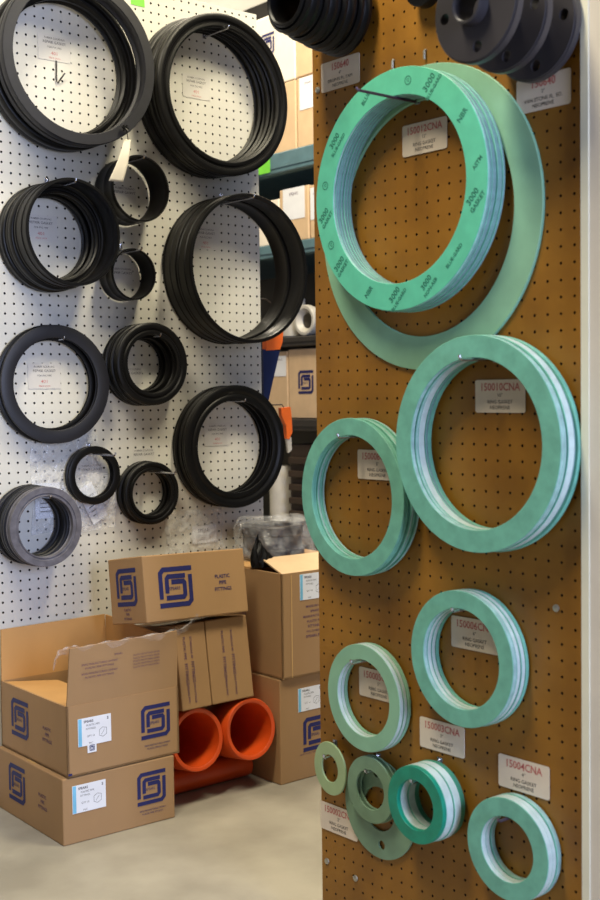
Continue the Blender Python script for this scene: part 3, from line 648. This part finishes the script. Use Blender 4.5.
# pipes under the cartons
def bell(x, z, R, y0, y1, label, group):
    o = empty('orange_pipe', label, 'pipe', Matrix.Translation((x, y0, z)) @ Matrix.Rotation(rad(-98), 4, 'X'), group)
    mb = MB(); L_ = y1-y0; mb.lathe([(R-.012, .002), (R-.009, 0), (R-.002, 0), (R, .003), (R, .09), (R-.012, .115), (R-.012, L_), (R-.020, L_), (R-.020, .13), (R-.012, .10)], 80); mb.obj('bell_end', M['orange'], o)
    mb = MB(); mb.lathe([(0, L_-.004), (R-.0205, L_-.004), (R-.0205, L_-.001), (0, L_-.001)], 48, smooth=False); mb.obj('bore_shade', M['dark_crate'], o)  # dark disc closing the bore, stands for the shade deep inside
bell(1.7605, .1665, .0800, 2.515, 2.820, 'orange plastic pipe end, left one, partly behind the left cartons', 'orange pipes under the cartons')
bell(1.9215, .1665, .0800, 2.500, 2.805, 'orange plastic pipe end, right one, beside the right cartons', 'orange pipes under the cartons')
for y, R_, lab in ((2.625, .0335, 'front orange pipe lying sideways in shadow under the two pipe ends'), (2.765, .0235, 'rear orange pipe lying sideways in shadow under the two pipe ends')):
    o = empty('orange_pipe', lab, 'pipe', Matrix.Translation((1.685, y, R_)) @ Matrix.Rotation(rad(90), 4, 'Y'), None)
    mb = MB(); mb.lathe([(R_-.007, 0), (R_, 0), (R_, .31), (R_-.007, .31)], 32); mb.obj('pipe_body', M['orange'], o)
# upright cartons leaning left above the pipes
def leaning(x, w_, label, xo=0):
    T = Matrix.Translation((x, 2.508, .2495)) @ Matrix.Rotation(rad(-8), 4, 'X')
    c = closed_carton('carton', label, w_, .215, .2145, T, group='upright leaning cartons')
    for xx, L_ in ((w_*.36+xo, (('PLASTIC PIPE', .165, .010), ('FITTINGS', .100, .013), ('SPEARS PVC', .050, .009))), (w_*.58+xo, (('SCHEDULE 40', .165, .009), ('FITTINGS', .103, .013), ('PIPE FITTINGS', .050, .008)))):
        g = MB()
        for s_, yy, sz in L_: put_text(g, s_, xx, yy-.010, sz, 0, rad(-90), 1, .01)
        decal(c, 'printed_text', g, M['ink_purple'], FX(0, 0))
leaning(1.7110, .091, 'upright leaning carton behind the raised flap of the open carton', -.010)
leaning(1.8050, .133, 'upright leaning carton between the left cartons and the right stack')
# tilted carton on top
T = Matrix.Translation((1.6150, 2.516, .4840)) @ Matrix.Rotation(rad(-9), 4, 'X') @ Matrix.Rotation(rad(1.7), 4, 'Y')
c = closed_carton('carton', 'tilted brown carton with blue logo lying across the upright cartons', .314, .165, .166, T)
g = MB(); logo(g, .093, .083, .101); decal(c, 'printed_logo', g, M['ink'], FX(0, 0))
g = MB(); ppf(g, .238, .082, .0130); decal(c, 'printed_text', g, M['ink'], FX(0, 0))
g = MB(); logo(g, 0, 0, .095); decal(c, 'printed_logo', g, M['ink'], LX(.082, .092))
g = MB(); ppf(g, 0, 0, .0090, 0); decal(c, 'printed_text', g, M['ink_purple'], LX(.085, .024))
# right stack
c = closed_carton('carton', 'brown carton on the floor right of the orange pipes', .360, .345, .2835, Matrix.Translation((2.009, 2.488, 0)))
ship_label(c, FX(.105, .218), .086, .064)
g = MB(); logo(g, .125, .120, .092); decal(c, 'printed_logo', g, M['ink'], FX(0, 0))
g = MB(); smalltext(g, .110, .068, .09, 1, .005); decal(c, 'printed_text', g, M['ink_purple'], FX(0, 0))
t = empty('open_carton', 'taller open brown carton on top of the right floor carton', 'carton', Matrix.Translation((2.012, 2.478, .2855)) @ Matrix.Rotation(rad(-.8), 4, 'Z'))
W_, D_, Hh = .360, .350, .282
mb = MB(); mb.box((0, 0, 0), (W_, D_, th)); mb.box((0, 0, 0), (W_, th, Hh)); mb.box((0, D_-th, 0), (W_, D_, Hh)); mb.box((0, 0, 0), (th, D_, Hh)); mb.box((W_-th, 0, 0), (W_, D_, Hh)); mb.obj('body', M['carton'], t)
flap([(.004, .003, Hh), (W_-.002, .003, Hh), (W_-.02, .112, Hh+.028), (.020, .112, Hh+.030)], (0, 0, -1), mats='tan_carton')
flap([(.003, D_-.003, Hh+.004), (W_-.003, D_-.003, Hh+.004), (W_-.003, .140, Hh+.004), (.003, .140, Hh+.004)], (0, 0, -1), mats='carton_in')
ship_label(t, FX(.105, .240), .088, .070)
g = MB()
for k, (s_, sz) in enumerate((('MADE IN USA', .0085), ('SPEARS', .008), ('MANUFACTURING', .008), ('PLASTIC PIPE', .008), ('FITTINGS', .010), ('PVC SCHEDULE', .007), ('SPEARS PVC', .010))): put_text(g, s_, .112, .186-k*.0135, sz, 0, 0, 1.2, .01)
decal(t, 'printed_text', g, M['ink_purple'], FX(0, 0))
g = MB(); put_text(g, 'PLASTIC', 0, .006, .013); put_text(g, 'FITTINGS', 0, -.010, .013); decal(t, 'printed_text', g, M['ink_purple'], LX(.185, .168))
mb = MB(); mb.grid(lambda u, v: (.03+u*.004, -.0012, v*Hh*.98+.001), 1, 6); mb.obj('tape', M['tape'], t)
# things in the open right carton
mb = MB(); mb.lathe([(.066, 0), (.088, 0), (.092, .004), (.092, .026), (.086, .030), (.084, .065), (.088, .070), (.088, .090), (.084, .094), (.062, .094), (.060, .090), (.062, .06)], 80)
o = empty('wrapped_coupling', 'dark grey coupling wrapped in clear plastic on top of the right carton', 'pipe fitting', Matrix.Translation((2.178, 2.722, .5755)))
mb.obj('coupling', M['pvc_grey'], o)
mb = MB(); rnd = random.Random(2); ph = [rnd.uniform(0, 6) for _ in range(8)]
def wrapf(u, v):
    a = 2*PI*u; rr = .104+.006*math.sin(5*a+ph[0]+v*6)+.004*math.sin(11*a+ph[1]-v*9)+.003*math.sin(23*a+v*15)
    if v > .82: rr *= max(0, (1-v)/.18)**.5
    if v < .1: rr *= .93+.7*v
    ex = 1.3 if math.cos(a) > 0 else 1.0
    return (rr*math.cos(a)*ex, rr*math.sin(a), -.0015+min(v, .86)/.86*.112+.006*math.sin(3*a+ph[2])*v+.004*math.sin(9*a+ph[3]))
mb.grid(wrapf, 96, 24); mb.obj('plastic_wrap', M['film_thick'], o)
mb = MB()
def crum(u, v):
    a = 2*PI*u; k = 1-.92*v**2.2
    return (.038*math.cos(a)*k*(1+.12*math.sin(11*a+v*5))-.016*v, .024*math.sin(a)*k*(1+.12*math.sin(8*a-v*11)), v*.070*(1-.22*math.cos(a))*(1+.08*math.sin(11*a)))
mb.grid(crum, 60, 12); o = mb.obj('black_rubber_wad', M['rubber']); o.matrix_world = Matrix.Translation((2.050, 2.600, .5725))
tag(o, 'crumpled black rubber piece on the right carton beside the wrapped coupling', 'rubber piece')

# ------------------------------------------------------------------ rack in the background (front plane at X = 3.0)
rk = empty('storage_rack', 'slate blue storage rack in the gap between the two pegboards', 'rack', Matrix.Translation((3.0, 3.6, 0)))
def beam(z0, z1, nm='beam', m='rack'):
    mb = MB(); mb.box((-.0, -1.5, z0), (.045, 1.6, z1), b=.004); mb.box((.0, -1.5, z0+.018), (-.004, 1.6, z0+.032)); mb.box((.01, -1.5, z1-.004), (.85, 1.6, z1)); return mb.obj(nm, M[m], rk)
beam(1.898, 1.975); beam(1.574, 1.626); beam(.90, .945, m='rack_dark'); beam(.30, .345, m='rack_dark'); beam(1.225, 1.262, m='rack_dark')
for y in (-1.5, 1.56):
    for x in (.0, .80):
        mb = MB(); mb.box((x, y, 0), (x+.05, y+.04, 3.0), b=.003); mb.obj('upright', M['rack'], rk)
mb = MB(); mb.box((.86, -1.5, 0), (.868, 1.6, 3.0)); mb.obj('back_panel', M['rack_dark'], rk)
mb = MB(); mb.box((-.0008, -.09, -.03), (0, .0, .03)); o = mb.obj('sticker', M['lime']); o.matrix_world = Matrix.Translation((2.9955, 3.815, 1.935))
tag(o, 'lime green sticker on the slate blue rack beam', 'sticker')
def rack_box(y0, y1, z0, h_, label, m='tan_carton', x0=.02, lg=False, lab=None, grp='cartons on the rack', lgy=None, tape=True):
    o = empty('rack_carton', label, 'carton', Matrix.Translation((3.0+x0, y0, z0)), grp)
    mb = MB(); mb.box((0, 0, 0), (.34, y1-y0, h_), b=.004); mb.obj('body', M[m], o)
    mb = MB(); mb.box((.15, .004, h_), (.19, y1-y0-.004, h_+.0005)); mb.obj('tape', M['tape'], o)
    if lg:
        g = MB(); logo(g, 0, 0, lg[2]); decal(o, 'printed_logo', g, M['ink'], faceT((0, lg[0], lg[1]), (0, -1, 0), (0, 0, 1)), .001)
    if lab:
        g = MB(); g.box((-lab[2]/2, -lab[3]/2, 0), (lab[2]/2, lab[3]/2, .0005)); q = decal(o, 'shipping_label', g, M['paper'], faceT((0, lab[0], lab[1]), (0, -1, 0), (0, 0, 1)), .001)
        g = MB(); put_text(g, 'SPEARS', 0, lab[3]*.3, lab[2]*.13); q2 = g.obj('label_print', M['ink_purple'], q, False); q2.location.z = .0008
    return o
z1 = 1.977
rack_box(3.596, 3.84, z1, .263, 'lower left tan carton on the top rack shelf')
rack_box(3.33, 3.586, z1, .263, 'lower right tan carton with white label on the top rack shelf', lab=(.19, .200, .10, .12))
rack_box(3.596, 3.85, z1+.266, .275, 'pale carton with purple logo, top left on the rack', m='pale_carton', lg=(.165, .165, .085))  # overexposure of this box is put into its pale colour
rack_box(3.33, 3.590, z1+.266, .220, 'tan carton top right on the rack beside the pale one')
z2 = 1.628
rack_box(3.528, 3.70, z2, .205, 'tan carton with big white label on the second rack shelf', lab=(.085, .145, .13, .12))
rack_box(3.30, 3.518, z2, .200, 'tan carton right of the big white label on the second rack shelf', lab=(.19, .13, .05, .12))
rack_box(3.705, 3.86, z2, .175, 'small pale carton at left on the second rack shelf', m='pale_carton')
z3 = .947
rack_box(3.43, 3.66, z3, .268, 'tan carton with blue logo on the third rack shelf between the pegboards', lg=(.125, .140, .090), lab=(.02, .215, .06, .05))
rack_box(3.665, 3.87, z3, .262, 'tan carton with white label left of the logo carton on the third rack shelf', lab=(.045, .205, .075, .08))
# grey pipe cap on shelf
mb = MB(); mb.lathe([(.030, .02), (.046, 0), (.056, 0), (.060, .004), (.060, .024), (.054, .03), (.054, .10), (.030, .10), (.0, .10), (0, .092), (.040, .092), (.044, .02)], 48)
o = mb.obj('plastic_ring', M['grey_plastic']); o.matrix_world = Matrix.Translation((3.03, 3.575, 1.324)) @ Matrix.Rotation(rad(90), 4, 'Y'); tag(o, 'round pale grey plastic ring on the rack shelf above the logo carton', 'plastic ring')
mb = MB(); mb.lathe([(0, 0), (.05, 0), (.055, .005), (.055, .12), (.05, .125), (0, .125)], 40); o = mb.obj('plastic_pot', M['pvc_grey']); o.matrix_world = Matrix.Translation((3.10, 3.45, 1.264)); tag(o, 'dark grey round container beside the pale plastic ring on the rack', 'container')
mb = MB(); mb.lathe([(0, 0), (.045, 0), (.05, .005), (.05, .15), (.045, .155), (0, .155)], 40); o = mb.obj('plastic_pot', M['grey_plastic']); o.matrix_world = Matrix.Translation((3.08, 3.70, 1.264)); tag(o, 'pale grey round container left of the plastic ring on the rack', 'container')
# dark louvred crate below
o = empty('louvred_crate', 'dark brown louvred crate on the low rack shelf', 'crate', Matrix.Translation((3.01, 3.42, .347)))
mb = MB(); mb.box((.02, 0, 0), (.42, .25, .50), b=.006); mb.obj('body', M['dark_crate'], o)
mb = MB()
for k in range(8): mb.box((.0, .012, .06+k*.052), (.022, .238, .085+k*.052), b=.003)
mb.obj('louvres', M['dark_crate'], o)
mb = MB(); mb.lathe([(0, 0), (.05, 0), (.055, .006), (.055, .40), (.05, .41), (0, .41)], 40); o = mb.obj('pipe_length', M['grey_plastic']); o.matrix_world = Matrix.Translation((3.08, 3.775, .347)); tag(o, 'short pale pipe standing beside the dark louvred crate', 'pipe')
# tools hanging behind the white board edge
o = empty('pipe_saw', 'orange handled saw in a navy blue sleeve beside the white pegboard edge', 'saw', Matrix.Translation((2.375, 2.90, 1.097)))
def slab(mb, pts, y0, y1): 
    k = len(pts); mb.add([(x, y0, z) for x, z in pts]+[(x, y1, z) for x, z in pts], [tuple(range(k)), tuple(range(k, 2*k))[::-1]]+[(i, (i+1) % k, k+(i+1) % k, k+i) for i in range(k)])
mb = MB(); slab(mb, [(-.085, .082), (-.02, .078), (-.025, .06), (-.075, -.10), (-.085, -.10)], -.006, .006); mb.obj('sleeve', M['navy'], o)
mb = MB(); slab(mb, [(-.075, .078), (-.022, .082), (-.012, .105), (-.005, .16), (-.02, .19), (-.05, .185), (-.075, .15)], -.010, .010); mb.obj('handle', M['orange_hi'], o)
mb = MB(); mb.tube([(-.03, 0, .188), (-.03, .004, .215), (-.06, .008, .235), (-.165, .012, .235)], .0025, 8); mb.obj('hanger', M['rack_dark'], o)
o = empty('knife', 'small orange handled cutter hanging beside the lower right black rings', 'cutter', Matrix.Translation((2.388, 2.905, .955)))
mb = MB(); slab(mb, [(-.028, .045), (.010, .048), (.014, .02), (.016, -.03), (.004, -.052), (-.006, -.05), (-.008, -.01), (-.025, .02)], -.007, .007); mb.obj('handle', M['orange_hi'], o)
mb = MB(); slab(mb, [(-.004, -.05), (.014, -.045), (.016, -.085), (.002, -.095)], -.004, .004); mb.obj('tip', M['grey_plastic'], o)
mb = MB(); mb.tube([(-.01, .0, .044), (-.015, .004, .055), (-.06, .008, .055), (-.172, .008, .055)], .002, 8); mb.obj('hanger', M['rack_dark'], o)
